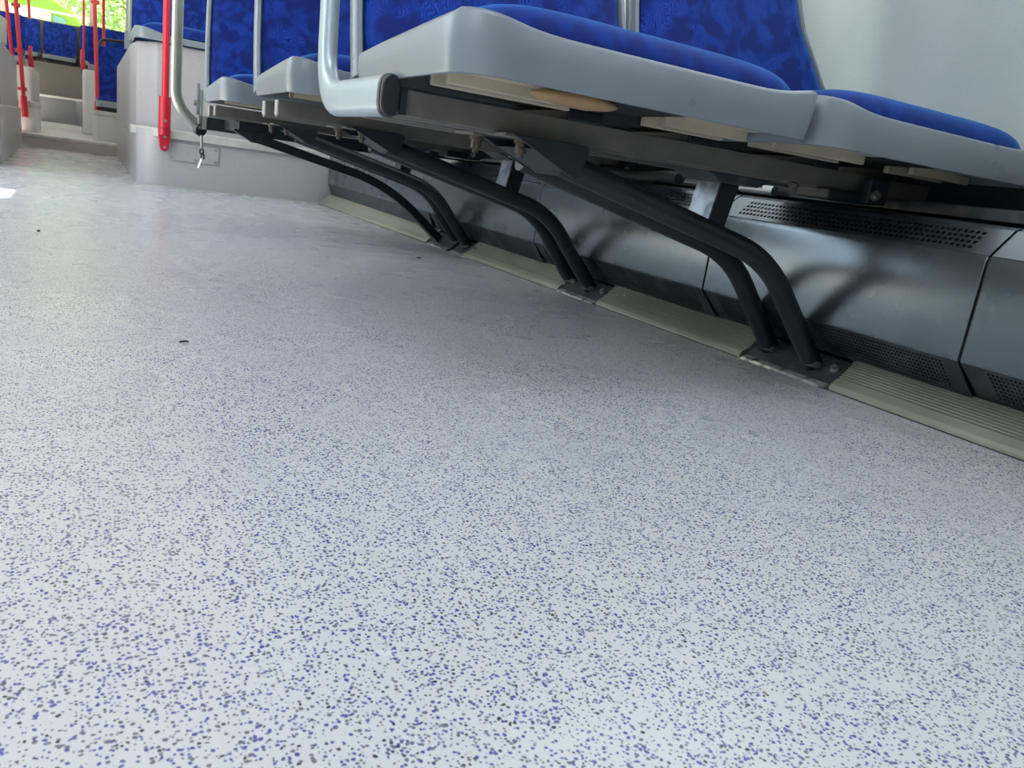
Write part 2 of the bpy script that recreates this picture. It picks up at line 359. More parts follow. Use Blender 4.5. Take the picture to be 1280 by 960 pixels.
def foot_plate_set(t, y0, y1, bolts=True):
    """inclined steel plate over the cove with worn front edge"""
    f = xf((y0 + y1) / 2)
    bm = new(); prism(bm, [(f + 0.006, 0.004), (f + 0.054, 0.047), (f + 0.066, 0.047), (f + 0.066, 0.0), (f + 0.008, 0.0)], 'y', y0, y1)
    pl = obj('foot_plate', bm, M_plate, t, bevel=0.001)
    bm = new(); prism(bm, [(f - 0.006, 0.0), (f - 0.002, 0.004), (f + 0.009, 0.0085), (f + 0.012, 0.006), (f + 0.010, 0.0)], 'y', y0 + 0.004, y1 - 0.004)
    e = obj('worn_edge', bm, M_worn, pl)
    if bolts:
        for y in (y0 + 0.02, y1 - 0.02):
            bm = new(); hexbolt(bm, (f + 0.036, y, 0.031), 0.0065, 0.009, (-0.69, 0, 0.73)); obj('bolt', bm, M_screw, pl, smooth=30)
    return pl

# ------------------------------------------------------------------ heater panels
def heater(y0, y1, label, top_grille=True, kick_grille=True):
    t = thing('heater_panel', label, 'heater panel', (1.2, (y0 + y1) / 2, 0.05))
    g = 0.0022
    a, b = y0 + g, y1 - g
    def px(y): return 1.152 - 0.0 * y
    X = 1.150
    # front face body: rounded section, thick
    prof = [(X + 0.002, 0.112), (X, 0.118), (X + 0.0, 0.262), (X + 0.004, 0.272)]
    back = [(X + 0.012, 0.268), (X + 0.008, 0.262), (X + 0.008, 0.118), (X + 0.010, 0.112)]
    bm = new(); prism(bm, prof + back, 'y', a, b); obj('front_panel', bm, M_panel, t, smooth=50, bevel=0.0012)
    # sloped perforated band helper
    def band(name, P, Q, rows, pitch, hole, margin, M, solid_margin_v):
        """P,Q: lower and upper line (x,z); builds a plate with real square holes"""
        bm = new(); P = Vector((P[0], P[1])); Q = Vector((Q[0], Q[1])); d = (Q - P); L = d.length; d.normalize(); nrm = Vector((d.y, -d.x))
        ys = [a]; flags = []
        y = a + margin
        ncol = int((b - a - 2 * margin) / pitch) if rows else 0
        ys = [a]
        for k in range(ncol):
            s = a + margin + k * pitch; ys += [s, s + hole]
        ys.append(b)
        ss = [0]
        v0 = solid_margin_v; vp = (L - 2 * v0) / max(rows, 1)
        for r in range(rows):
            s = v0 + r * vp + vp * 0.2; ss += [s, s + vp * 0.58]
        ss.append(L)
        grid = [[bm.verts.new((P.x + d.x * s, y, P.y + d.y * s)) for y in ys] for s in ss]
        for i in range(len(ss) - 1):
            for j in range(len(ys) - 1):
                if i % 2 == 1 and j % 2 == 1: continue
                bm.faces.new((grid[i][j], grid[i][j + 1], grid[i + 1][j + 1], grid[i + 1][j]))
        o = obj(name, bm, M, t)
        so = o.modifiers.new('solid', 'SOLIDIFY'); so.thickness = 0.0016; so.offset = 0
        return o
    band('top_grille', (X + 0.004, 0.272), (X + 0.050, 0.312), 4 if top_grille else 0, 0.0098, 0.0062, 0.035, M_panel, 0.008)
    band('kick_grille', (xf((y0 + y1) / 2) + 0.056, 0.055), (X + 0.002, 0.113), 8 if kick_grille else 0, 0.0066, 0.0042, 0.03, M_kick, 0.006)
    bm = new(); prism(bm, [(X + 0.050, 0.312), (X + 0.062, 0.317), (XW, 0.317), (XW, 0.312), (X + 0.064, 0.312)], 'y', a, b)
    obj('top_cover', bm, M_panel, t)
    bm = new()
    prism(bm, [(X + 0.03, 0.11), (X + 0.03, 0.26), (X + 0.07, 0.296), (XW - 0.01, 0.296), (XW - 0.01, 0.06), (X + 0.09, 0.06)], 'y', a + 0.004, b - 0.004)
    obj('inner_core', bm, M_void, t)
    bm = new(); prism(bm, [(X + 0.0035, 0.115), (X + 0.0035, 0.268), (X + 0.052, 0.309), (X + 0.10, 0.309), (X + 0.10, 0.062), (xf(y0) + 0.062, 0.054)], 'y', b, b + 0.003)
    obj('edge_seal', bm, M_rubber, t)
    rebase(t); return t
heater(-0.1, 0.690, 'blue grey heater panel nearest the camera, at the right edge of the picture')
heater(0.690, 1.272, 'blue grey heater panel behind the nearest leg tubes')
heater(1.272, 2.02, 'scuffed heater panel between the nearest and second seat legs')
heater(2.02, 2.86, 'grey heater panel behind the second seat legs')
heater(2.86, 4.36, 'pale grey heater panel farthest back beside the podium', False, False)

# ------------------------------------------------------------------ seats
def shell(bm, x0, x1, y0, y1, zb, ztop, t=0.011, r=(0.03, 0.03, 0.055, 0.045)):
    out = densify(rrect(x0, x1, y0, y1, r, 8), 0.02)
    cx, cy = (x0 + x1) / 2, (y0 + y1) / 2
    def inset(p, d):
        # move towards centre per axis
        sx = 1 - 2 * d / (x1 - x0); sy = 1 - 2 * d / (y1 - y0)
        return (cx + (p[0] - cx) * sx, cy + (p[1] - cy) * sy)
    levels = []
    def ring(d, zf): levels.append([bm.verts.new((*inset(p, d), zf(p))) for p in out])
    ring(0.010, lambda p: zb + 0.006)          # inner bottom lip
    ring(0.006, lambda p: zb)
    ring(0.0035, lambda p: zb + 0.001)
    ring(0.0, lambda p: (zb + ztop(p)) / 2)
    ring(0.0, lambda p: ztop(p) - 0.005)
    ring(0.0015, lambda p: ztop(p) - 0.0012)
    ring(0.005, lambda p: ztop(p))
    ring(t - 0.002, lambda p: ztop(p) - 0.001)
    ring(t, lambda p: ztop(p) - 0.008)
    ring(t + 0.001, lambda p: zb + 0.028)
    n = len(out)
    for A, B in zip(levels, levels[1:]):
        for i in range(n): bm.faces.new((A[i], A[(i + 1) % n], B[(i + 1) % n], B[i]))
    # pan floor
    c = bm.verts.new((cx, cy, zb + 0.028)); A = levels[-1]
    for i in range(n): bm.faces.new((A[i], A[(i + 1) % n], c))
    # close the underside lip upward
    B = [bm.verts.new((*inset(p, 0.011), zb + 0.024)) for p in out]; A = levels[0]
    for i in range(n): bm.faces.new((A[i], A[(i + 1) % n], B[(i + 1) % n], B[i]))
    c = bm.verts.new((cx, cy, zb + 0.024))
    for i in range(n): bm.faces.new((B[i], B[(i + 1) % n], c))

def cushion(bm, x0, x1, y0, y1, z0, h, nx=26, ny=20):
    """soft pad: superellipse plan, domed top, drooping front"""
    cx, cy = (x0 + x1) / 2, (y0 + y1) / 2; hx, hy = (x1 - x0) / 2, (y1 - y0) / 2
    rings = []
    for k in range(12):
        a = k / 11 * PI / 2
        f = math.cos(a) ** 0.32 if k < 11 else 0
        z = math.sin(a) ** 0.9 * h
        ring = []
        for j in range(64):
            th = 2 * PI * j / 64
            c, s = math.cos(th), math.sin(th)
            e = 0.28
            ux = math.copysign(abs(c) ** e, c); uy = math.copysign(abs(s) ** e, s)
            x = cx + hx * f * ux; y = cy + hy * f * uy
            dz = -0.012 * ((y - cy) / hy) * 1.0 - 0.004 * abs((x - cx) / hx) ** 4
            ring.append((x, y, z0 + z + dz))
        rings.append(ring)
    vr = [[bm.verts.new(p) for p in r] for r in rings[:-1]]
    top = bm.verts.new((cx, cy, z0 + h))
    for A, B in zip(vr, vr[1:]):
        for j in range(64): bm.faces.new((A[j], A[(j + 1) % 64], B[(j + 1) % 64], B[j]))
    for j in range(64): bm.faces.new((vr[-1][j], vr[-1][(j + 1) % 64], top))
    bot = bm.verts.new((cx, cy, z0 - 0.005))
    for j in range(64): bm.faces.new((vr[0][j], bot, vr[0][(j + 1) % 64]))

LEAN = math.radians(19)
def backrest(parent, x0, x1, yb, zb, H=0.62, tr=0):
    """shell with rounded top, fabric pad in front. local frame: u across, w up along lean"""
    def P(u, w, d): return (u, yb + w * math.sin(LEAN) + d * math.cos(LEAN), zb + w * math.cos(LEAN) - d * math.sin(LEAN))
    W_ = x1 - x0
    def outline(ins, wtop, wbot):
        pts = []
        r = 0.09 - ins
        tx = 0.035   # sides close in towards the top
        a, b = x0 + ins, x1 - ins
        def side(u, w):
            k = max(0, (w - 0.05) / H); s = tx * k ** 1.6
            s2 = tr * min(1, max(0, (w - 0.06) / 0.22)) ** 1.25
            return u + (s if u < (x0 + x1) / 2 else -s - s2)
        for k in range(9):
            t = k / 8 * (wtop - r - wbot) + wbot; pts.append((side(b, t), t))
        cxr = b - r
        for k in range(1, 9):
            t = k / 8 * PI / 2; w = wtop - r + r * math.sin(t); pts.append((side(b, wtop - r) - r + r * math.cos(t), w))
        for k in range(0, 8):
            t = PI / 2 + k / 8 * PI / 2; w = wtop - r + r * math.sin(t); pts.append((side(a, wtop - r) + r + r * math.cos(t), w))
        for k in range(9):
            t = (1 - k / 8) * (wtop - r - wbot) + wbot; pts.append((side(a, t), t))
        return pts
    bm = new()
    A = outline(0, H, 0)
    lv = [(A, 0.004), (outline(0.003, H - 0.003, 0), -0.003), (outline(0.010, H - 0.010, 0), -0.004), (outline(0.015, H - 0.015, 0), 0.004), (outline(0.016, H - 0.016, 0), 0.014)]
    front = [[bm.verts.new(P(u, w, d)) for u, w in o] for o, d in lv]
    backl = [(A, 0.022), (outline(0.010, H - 0.010, 0), 0.036)]
    bk = [[bm.verts.new(P(u, w, d)) for u, w in o] for o, d in backl]
    seq = [bk[1], bk[0]] + front
    n = len(A)
    for U, V in zip(seq, seq[1:]):
        for i in range(n): bm.faces.new((U[i], U[(i + 1) % n], V[(i + 1) % n], V[i]))
    bm.faces.new(bk[1]); bm.faces.new(front[-1][::-1])
    sh = obj('backrest', bm, M_shell, parent, smooth=45)
    bm = new()
    o1 = outline(0.017, H - 0.017, 0.0); o2 = outline(0.022, H - 0.022, 0.004); o3 = outline(0.045, H - 0.045, 0.02)
    L = [[bm.verts.new(P(u, w, d)) for u, w in o] for o, d in ((o1, 0.012), (o1, 0.0), (o2, -0.006), (o3, -0.012))]
    for U, V in zip(L, L[1:]):
        for i in range(n): bm.faces.new((U[i], U[(i + 1) % n], V[(i + 1) % n], V[i]))
    bm.faces.new(L[0]); bm.faces.new(L[-1][::-1])
    tag(obj('back_cushion', bm, M_fab, sh, smooth=60), 'blue embossed velour back pad')
    return sh

def one_seat(root, x0, x1, dy, zb=0.387):
    y0, y1 = 0.785 + dy, 1.185 + dy
    def zt(p):
        x, y = p
        fr = max(0, min(1, (y1 - y) / (y1 - y0)))
        side = 0.424 + (0.452 - 0.424) * fr ** 0.8
        d = min(x - x0, x1 - x)
        frontz = 0.4395 + 0.0135 * math.exp(-(max(d, 0) / 0.06) ** 2)
        if d < 0.004: return min(side, 0.4535)
        if y < y0 + 0.06: return frontz if y < y0 + 0.02 else frontz
        return side if y < y1 - 0.02 else 0.424
    bm = new(); shell(bm, x0, x1, y0, y1, zb, zt); sh = obj('seat_shell', bm, M_shell, root, smooth=50)
    bm = new(); box(bm, x0 + 0.016, x1 - 0.016, y0 + 0.185, y1 - 0.016, zb + 0.008, zb + 0.0225); box(bm, x0 + 0.240, x0 + 0.355, y0 + 0.02, y0 + 0.185, zb + 0.008, zb + 0.0225); obj('under_shade', bm, M_rubber, sh)  # dark sheets put in for the shade inside the hollow shell
    # cream under tray with channel edges
    bm = new()
    for xa, xb in ((x0 + 0.035, x0 + 0.235), (x0 + 0.36, x1 - 0.02)):
        box(bm, xa, xb, y0 + 0.022, y0 + 0.12, zb + 0.010, zb + 0.022)
        box(bm, xa, xb, y0 + 0.12, y0 + 0.130, zb - 0.003, zb + 0.022)
        box(bm, xa, xb, y0 + 0.17, y0 + 0.180, zb - 0.003, zb + 0.022)
    tag(obj('under_tray', bm, M_cream, sh, bevel=0.0015), 'cream plastic tray on the underside')
    bm = new(); cushion(bm, x0 + 0.014, x1 - 0.014, y0 + 0.014, y1 - 0.004, 0.425, 0.046)
    tag(obj('seat_cushion', bm, M_pad, root, smooth=60), 'bright blue velour seat cushion')
    return sh

def seat_row(label, dys, dyb, dyl, rail=True, near=False, foam=False):
    t = thing('double_bus_seat', label, 'seat', (0.85, 1.0 + dys, 0.0), None)
    XA, XB, XC = 0.336, 0.866, 1.405
    s1 = one_seat(t, XA, XB, dys); s2 = one_seat(t, XB + 0.004, XC, dys)
    backrest(t, XA + 0.006, XB - 0.028, 1.19 + dys, 0.40)
    backrest(t, XB - 0.018, 1.378, 1.19 + dys, 0.40, tr=0.085)
    if foam:
        bm = new(); bmesh.ops.create_uvsphere(bm, u_segments=20, v_segments=12, radius=1)
        for v in bm.verts: v.co = Vector((0.525 + v.co.x * 0.062, 0.87 + dys + v.co.y * 0.028, 0.389 + v.co.z * 0.009))
        tag(obj('foam_bulge', bm, M_foam, s1, smooth=60), 'orange brown foam showing under the seat')
    # two steel cross beams
    for k, (ya, yb_) in enumerate(((0.992, 1.022), (1.130, 1.160))):
        ya += dyb; yb_ += dyb; x0 = 0.346
        bm = new()
        prism(bm, [(ya, 0.376), (yb_, 0.376), (yb_, 0.344), (yb_ - 0.004, 0.341), (ya + 0.012, 0.341), (ya + 0.010, 0.345), (ya, 0.345)], 'x', x0, XC)
        be = obj('cross_beam', bm, M_beam, t, bevel=0.0008)
        bm = new(); box(bm, x0 - 0.002, x0 + 0.0015, ya + 0.004, yb_ - 0.002, 0.346, 0.3755); obj('beam_end', bm, M_beam_end, be, bevel=0.001)
    # black spacers carrying the shells on the beams
    for x in (0.62, 0.84, 1.12, 1.33):
        bm = new(); box(bm, x - 0.03, x + 0.03, 0.990 + dyb, 1.165 + dyb, 0.375, 0.392 if x < 1.3 else 0.40); obj('mounting_block', bm, M_blackplastic, t, bevel=0.003)
    # leg: two bent tubes
    yn, yf = 0.985 + dyl, 1.10 + dyl
    topx = 0.585
    for (y, bx, bz, fx) in ((yn, 1.022, 0.212, 1.192 - 0.011 * dyl), (yf, 1.046, 0.206, 1.200 - 0.011 * dyl)):
        bm = new(); sweep(bm, fillet([(topx, y, 0.317), (bx, y, bz), (fx, y, 0.030)], 0.075, 8), 0.0185, n=20)
        lg = obj('leg_tube', bm, M_black, t, smooth=60)
        bm = new(); sweep(bm, [(fx - 0.003, y, 0.024), (fx - 0.0005, y, 0.036)], 0.0215, 0.0215, n=18); obj('weld', bm, M_weld, lg, smooth=60)
    # gusset plates with folded rusty underside
    for y in (yn - 0.020, yf - 0.020):
        bm = new(); prism(bm, [(0.495, 0.344), (0.612, 0.344), (0.618, 0.338), (0.606, 0.299), (0.597, 0.298)], 'y', y - 0.002, y + 0.002)
        obj('gusset_plate', bm, M_black, t, bevel=0.0008)
    bm = new(); prism(bm, [(0.53, 0.329), (0.533, 0.331), (0.603, 0.302), (0.600, 0.299)], 'y', yn - 0.018, yf - 0.02)
    obj('gusset_web', bm, M_black, t)
    bm = new(); box(bm, 0.485, 0.60, yf - 0.03, yf + 0.035, 0.3405, 0.344); box(bm, 0.485, 0.61, yn - 0.02, yn + 0.04, 0.3405, 0.344); obj('mounting_flange', bm, M_beam, t)
    for (x, y) in ((0.508, yf + 0.005), (0.535, yn + 0.028), (0.57, yf + 0.005)):
        bm = new(); hexbolt(bm, (x, y, 0.341), 0.008, 0.019, (0, 0, -1)); cyl(bm, (x, y, 0.341), (x, y, 0.316), 0.005); obj('bolt', bm, M_bolt, t, smooth=30)
    # upright between tubes and beam
    ym = (yn + yf) / 2 + 0.012
    bm = new(); prism(bm, [(0.93, 0.336), (0.972, 0.336), (0.950, 0.232), (0.914, 0.240)], 'y', ym - 0.022, ym - 0.018); 
    up = obj('upright', bm, M_black, t, bevel=0.0008)
    bm = new(); prism(bm, [(0.928, 0.336), (0.932, 0.336), (0.916, 0.240), (0.912, 0.240)], 'y', ym - 0.022, ym + 0.034)
    tag(obj('upright_flange', bm, M_bare, up), 'bare scuffed steel face of the upright')
    bm = new(); prism(bm, [(0.872, 0.3405), (1.015, 0.3405), (0.985, 0.326), (0.905, 0.326)], 'y', ym - 0.05, ym + 0.045); obj('upright_cap', bm, M_plate, up, bevel=0.001)
    for x, y in ((0.99, ym + 0.02), (1.0, ym - 0.035)):
        bm = new(); hexbolt(bm, (x, y, 0.340), 0.007, 0.012, (0, 0, -1)); obj('bolt', bm, M_screw, t, smooth=30)
    # wall end fittings
    bm = new(); box(bm, 1.12, 1.24, 0.975 + dyb, 1.05 + dyb, 0.326, 0.345); box(bm, 1.20, 1.25, 0.958 + dyb, 0.976 + dyb, 0.328, 0.372); wb = obj('wall_bracket', bm, M_black, t, bevel=0.003)
    bm = new(); hexbolt(bm, (1.215, 0.958 + dyb, 0.343), 0.007, 0.008, (0, -1, 0)); obj('bolt', bm, M_screw, wb, smooth=30)
    for x in (1.06, 1.135, 1.17):
        bm = new(); hexbolt(bm, (x, 1.0 + dyb, 0.343), 0.007, 0.016, (0, 0, -1)); obj('bolt', bm, M_bolt, t, smooth=30)
    foot_plate_set(t, 0.915 + dyl * 0.985, 1.133 + dyl * 0.945)
    if rail:
        x = 0.333
        bm = new(); sweep(bm, fillet([(x, 1.005, 0.366), (x, 1.315, 0.366), (x, 1.335, 0.62), (x, 1.40, 0.95)], 0.085, 12), 0.0125, 0.0258, n=32, pill=0.6)
        rl = obj('grab_rail', bm, M_rail, t, smooth=60)
        bm = new(); sweep(bm, [(x, 1.000, 0.366), (x, 0.996, 0.366), (x, 0.992, 0.366)], 0.0124, 0.0256, n=32, pill=0.6)
        sweep(bm, [(x, 1.012, 0.366), (x, 1.000, 0.366)], 0.0133, 0.0266, n=32, pill=0.6)
        tag(obj('end_cap', bm, M_blackplastic, rl, smooth=40, bevel=0.002), 'black plastic plug in the rail end')
        bm = new(); box(bm, 0.345, 0.352, 0.986, 1.012, 0.345, 0.378); obj('clamp', bm, M_black, rl)
    rebase(t); return t
seat_row('nearest grey double bus seat with bright blue velour cushions and thick silver side rail', 0, 0, 0, True, foam=True)
seat_row('second row double bus seat, blue velour, behind the thick silver rail', 0.805, 0.752, 0.755, False)
seat_row('third row double bus seat, farthest along with blue back beside the thin olive rail', 1.72, 1.70, 1.54, False)

# ------------------------------------------------------------------ far bench frame (black, flat bar leg, olive rail, pull cord hangs from it)
t = thing('bench_support', 'black bench support with bent flat bar leg and thin olive rail beyond third seat', 'bench support', (0.6, 3.0, 0))
bm = new(); box(bm, 0.365, 1.40, 3.06, 3.12, 0.300, 0.344); obj('cross_beam', bm, M_black, t, bevel=0.002)
bm = new(); box(bm, 0.425, 0.52, 2.74, 3.06, 0.310, 0.340); obj('side_arm', bm, M_black, t, bevel=0.002)
bm = new(); prism(bm, [(0.41, 0.315), (0.41, 0.309), (0.47, 0.279), (0.505, 0.279), (0.512, 0.308)], 'y', 2.735, 2.775); obj('gusset_plate', bm, M_black, t, bevel=0.001)
bm = new(); sweep(bm, fillet([(0.49, 2.75, 0.293), (0.935, 2.75, 0.200), (1.155, 2.75, 0.027)], 0.14, 12), 0.0205, 0.014, square=True); obj('leg_bar', bm, M_black, t)
bm = new(); box(bm, 0.345, 0.352, 3.06, 3.13, 0.30, 0.43); box(bm, 0.338, 0.372, 3.06, 3.10, 0.30, 0.345); obj('side_plate', bm, mat('olive_grey_plate', (0.3, 0.33, 0.3), 0.4, 0.4), t, bevel=0.002)
bm = new(); sweep(bm, [(0.336, 3.10, 0.40), (0.344, 3.10, 0.40)], 0.032, 0.052, n=24, up=Vector((0, 0, 1))); obj('pivot_disc', bm, M_shell, t, smooth=40)
bm = new(); cyl(bm, (0.325, 3.09, 0.385), (0.336, 3.09, 0.385), 0.010); obj('pivot_knob', bm, M_screw, t, smooth=40)
bm = new(); sweep(bm, fillet([(0.268, 3.1, 1.05), (0.268, 3.1, 0.375), (0.345, 3.1, 0.300)], 0.05, 10), 0.0185, n=18, up=Vector((0, 1, 0)))
rl = tag(obj('grab_rail', bm, M_rail_old, t, smooth=60), 'thin olive silver rail')
bm = new(); sweep(bm, [(0.342, 3.085, 0.302), (0.352, 3.070, 0.297)], 0.024, n=20); obj('end_cap', bm, M_blackplastic, rl, smooth=40, bevel=0.002)
foot_plate_set(t, 2.61, 2.80, False)
rebase(t)
# pull cord with hook and tag
t = thing('pull_cord', 'short steel cord with black clip and white tag hanging from the far rail end', 'cord', (0.35, 3.07, 0.28))
bm = new(); cyl(bm, (0.352, 3.070, 0.280), (0.354, 3.070, 0.232), 0.0038, 10); obj('cord', bm, M_screw, t, smooth=60)
bm = new()
ring = [(0.354 + 0.006 * math.sin(a), 3.07, 0.224 + 0.009 * math.cos(a)) for a in [k / 12 * 2 * PI for k in range(13)]]
sweep(bm, ring, 0.003, n=8, up=Vector((0, 1, 0))); ring = [(0.358 + 0.005 * math.sin(a), 3.07, 0.207 + 0.009 * math.cos(a)) for a in [k / 12 * 2 * PI for k in range(13)]]
sweep(bm, ring, 0.003, n=8, up=Vector((0, 1, 0))); obj('clip', bm, M_rubber, t, smooth=60)
bm = new(); sweep(bm, [(0.356, 3.07, 0.202), (0.344, 3.065, 0.166)], 0.0045, 0.0015, square=True); obj('tag', bm, M_tag, t)
rebase(t)

# heating pipe and track behind the seats
t = thing('wall_track', 'dusty steel seat track running along the wall under the seats', 'track', (1.38, 2.0, 0.33))
bm = new(); prism(bm, [(1.30, 0.326), (1.34, 0.322), (1.345, 0.332), (1.37, 0.334), (1.375, 0.324), (1.43, 0.324), (1.43, 0.352), (1.30, 0.345)], 'y', -0.3, 4.3); obj('track', bm, M_plate, t, bevel=0.001)
bm = new(); prism(bm, [(1.412, 0.352), (1.434, 0.352), (1.434, 0.398), (1.418, 0.398)], 'y', -0.3, 4.3); obj('shade_strip', bm, M_black, t)  # dark strip put in for the shadow between seat and heater panel
rebase(t)
t = thing('heating_pipe', 'thin bare metal heating pipe above the heater panels', 'pipe', (1.26, 2.0, 0.33))
bm = new(); sweep(bm, [(1.275, y / 4, 0.334) for y in range(5, 17)], 0.011, n=12); obj('pipe', bm, mat('bare_pipe', (0.62, 0.66, 0.68), 0.25, 0.7), t, smooth=60)
for y in (1.35, 2.2, 3.4):
    bm = new(); sweep(bm, [(1.275, y, 0.334), (1.275, y + 0.02, 0.334)], 0.014, n=12); box(bm, 1.27, 1.28, y, y + 0.02, 0.345, 0.372); obj('pipe_clip', bm, M_black, t)
rebase(t)
# hose / cable loom under the second seat
t = thing('cable_loom', 'dark corrugated cable loom hanging above the heater panel under the second seat', 'cable', (1.2, 1.95, 0.32))
bm = new(); sweep(bm, [(1.18 + 0.02 * math.sin(k * 0.7), 1.45 + k * 0.05, 0.335 + 0.004 * math.sin(k * 1.3)) for k in range(16)], 0.013, n=10); obj('loom', bm, M_rubber, t, smooth=60)
for k in range(3):
    bm = new(); sweep(bm, [(1.15 + 0.012 * k, 1.75, 0.322), (1.15 + 0.012 * k, 2.1, 0.318)], 0.004, n=8); obj('wire', bm, M_black, t, smooth=60)
rebase(t)

# ------------------------------------------------------------------ podium (wheel box) right
def podium(sgn_label):
    t = thing('wheel_podium', sgn_label, 'podium', (0.8, 5.5, 0))
    low = [(1.43, 4.38), (0.33, 4.38)] + [(0.33 - 0.12 * math.sin(a), 4.50 - 0.12 * math.cos(a)) for a in [k / 10 * PI / 2 for k in range(1, 11)]] + [(0.205, 7.42), (1.43, 7.42)]
    bm = new(); prism(bm, low, 'z', 0.0, 0.27); obj('lower_box', bm, M_pod, t, smooth=40)
    cap = [(1.43, 4.358), (0.32, 4.358), (0.295, 4.362), (0.192, 4.56), (0.192, 4.80), (0.24, 4.90), (1.43, 4.90)]
    bm = new(); prism(bm, cap, 'z', 0.238, 0.280); obj('ledge_trim', bm, M_trim, t, bevel=0.005)
    up = [(1.43, 4.70), (0.31, 4.70), (0.225, 4.84), (0.205, 5.1), (0.205, 7.42), (1.43, 7.42)]
    bm = new(); prism(bm, up, 'z', 0.246, 0.703); obj('upper_box', bm, M_pod, t, bevel=0.008)
    bm = new()
    prism(bm, rrect(0.352, 0.585, 0.137, 0.222, 0.010, 4), 'y', 4.372, 4.382); ap = obj('access_plate', bm, M_pod, t, bevel=0.001)
    for x in (0.366, 0.475, 0.570):
        for z in (0.150, 0.209):
            bm = new(); cyl(bm, (x, 4.3715, z), (x, 4.369, z), 0.0052); obj('screw', bm, M_screw, ap, smooth=30)
    bm = new(); cyl(bm, (0.425, 4.657, 0.722), (0.425, 4.67, 0.722), 0.012); obj('screw', bm, M_screw, t)
    bm = new(); prism(bm, [(0.21, 4.385), (0.33, 4.376), (1.14, 4.376), (1.14, 4.370), (0.33, 4.370), (0.205, 4.40)], 'z', 0.0, 0.006); obj('base_seal', bm, M_trim, t)
    rebase(t); return t
podium('speckled light grey wheel arch podium with rounded corner and ledge, right of the aisle')
# seat on the podium
t = thing('podium_seat', 'blue velour double seat mounted on top of the grey podium', 'seat', (0.7, 4.9, 0.70))
def pz(p): return 0.737 + 0.025 * math.exp(-((p[0] - 0.22) / 0.10) ** 2)
bm = new(); shell(bm, 0.205, 0.78, 4.66, 5.10, 0.705, pz); obj('seat_shell', bm, M_shell, t, smooth=50)
bm = new(); shell(bm, 0.784, 1.36, 4.66, 5.10, 0.705, lambda p: 0.742); obj('seat_shell', bm, M_shell, t, smooth=50)
bm = new(); cushion(bm, 0.235, 0.765, 4.68, 5.09, 0.735, 0.062); obj('seat_cushion', bm, M_pad, t, smooth=60)
bm = new(); cushion(bm, 0.80, 1.34, 4.68, 5.09, 0.735, 0.062); obj('seat_cushion', bm, M_pad, t, smooth=60)
backrest(t, 0.20, 0.77, 5.10, 0.72, 0.62); backrest(t, 0.785, 1.35, 5.10, 0.72, 0.62)
rebase(t)
# grey pole behind it
t = thing('grey_grab_pole', 'grey green vertical pole at the aisle corner of the podium seat', 'pole', (0.22, 5.5, 0.70))
bm = new(); cyl(bm, (0.222, 5.5, 0.70), (0.222, 5.5, 2.3), 0.026, 18); obj('pole', bm, M_rail_old, t, smooth=60)
bm = new(); cyl(bm, (0.222, 5.5, 0.70), (0.222, 5.5, 0.80), 0.032, 18); obj('base_socket', bm, M_shell, t, smooth=40)
rebase(t)

# red pole fixed to the podium
t = thing('red_grab_pole', 'bright red grab pole screwed to the front of the grey podium', 'pole', (0.328, 4.35, 0.17))
x, y = 0.328, 4.335
bm = new(); cyl(bm, (x, y, 0.30), (x, y, 2.3), 0.0165, 20); obj('pole', bm, M_red, t, smooth=60)
bm = new(); sweep(bm, [(x, y, 0.285), (x, y, 0.292), (x, y, 0.422), (x, y, 0.430)], 0.0275, n=20); so = obj('socket', bm, M_red, t, smooth=40, bevel=0.002)
bm = new(); sweep(bm, [(x, y + 0.01, 0.292), (x, y + 0.012, 0.25)], 0.026, 0.022, n=20)
prism(bm, [(x - 0.028, 0.300), (x + 0.028, 0.300), (x + 0.028, 0.262), (x + 0.020, 0.192), (x + 0.014, 0.180), (x, 0.174), (x - 0.014, 0.180), (x - 0.020, 0.192), (x - 0.028, 0.262)], 'y', y + 0.003, y + 0.036)
fb = obj('foot_bracket', bm, M_red, t, smooth=40, bevel=0.003)
for z, yy in ((0.318, y - 0.027), (0.243, y + 0.002), (0.194, y + 0.002)):
    bm = new(); cyl(bm, (x + 0.002, yy, z), (x + 0.002, yy - 0.003, z), 0.007); obj('screw', bm, M_screw, fb, smooth=30)
rebase(t)

# ------------------------------------------------------------------ left podium
t = thing('wheel_podium', 'plain grey box at the left edge of the picture, left of the aisle', 'podium', (-0.8, 5.5, 0))
bm = new(); prism(bm, [(-1.1, 4.55), (-0.42, 4.55), (-0.378, 4.75), (-0.455, 7.42), (-1.1, 7.42)], 'z', 0.0, 0.285); obj('lower_box', bm, M_pod, t, bevel=0.01)
bm = new(); prism(bm, [(-1.1, 4.75), (-0.45, 4.75), (-0.395, 5.0), (-0.475, 7.4), (-1.1, 7.4)], 'z', 0.28, 0.62)
obj('upper_box', bm, M_pod, t, bevel=0.012)
bm = new(); prism(bm, [(-1.1, 5.0), (-0.455, 5.0), (-0.40, 5.6), (-1.1, 5.6)], 'z', 0.60, 0.76); obj('top_box', bm, M_pod, t, bevel=0.02)
bm = new(); prism(bm, [(-1.1, 4.53), (-0.43, 4.53), (-0.40, 4.62), (-0.40, 4.8), (-1.1, 4.8)], 'z', 0.275, 0.30); obj('ledge_trim', bm, M_trim, t, bevel=0.004)
rebase(t)

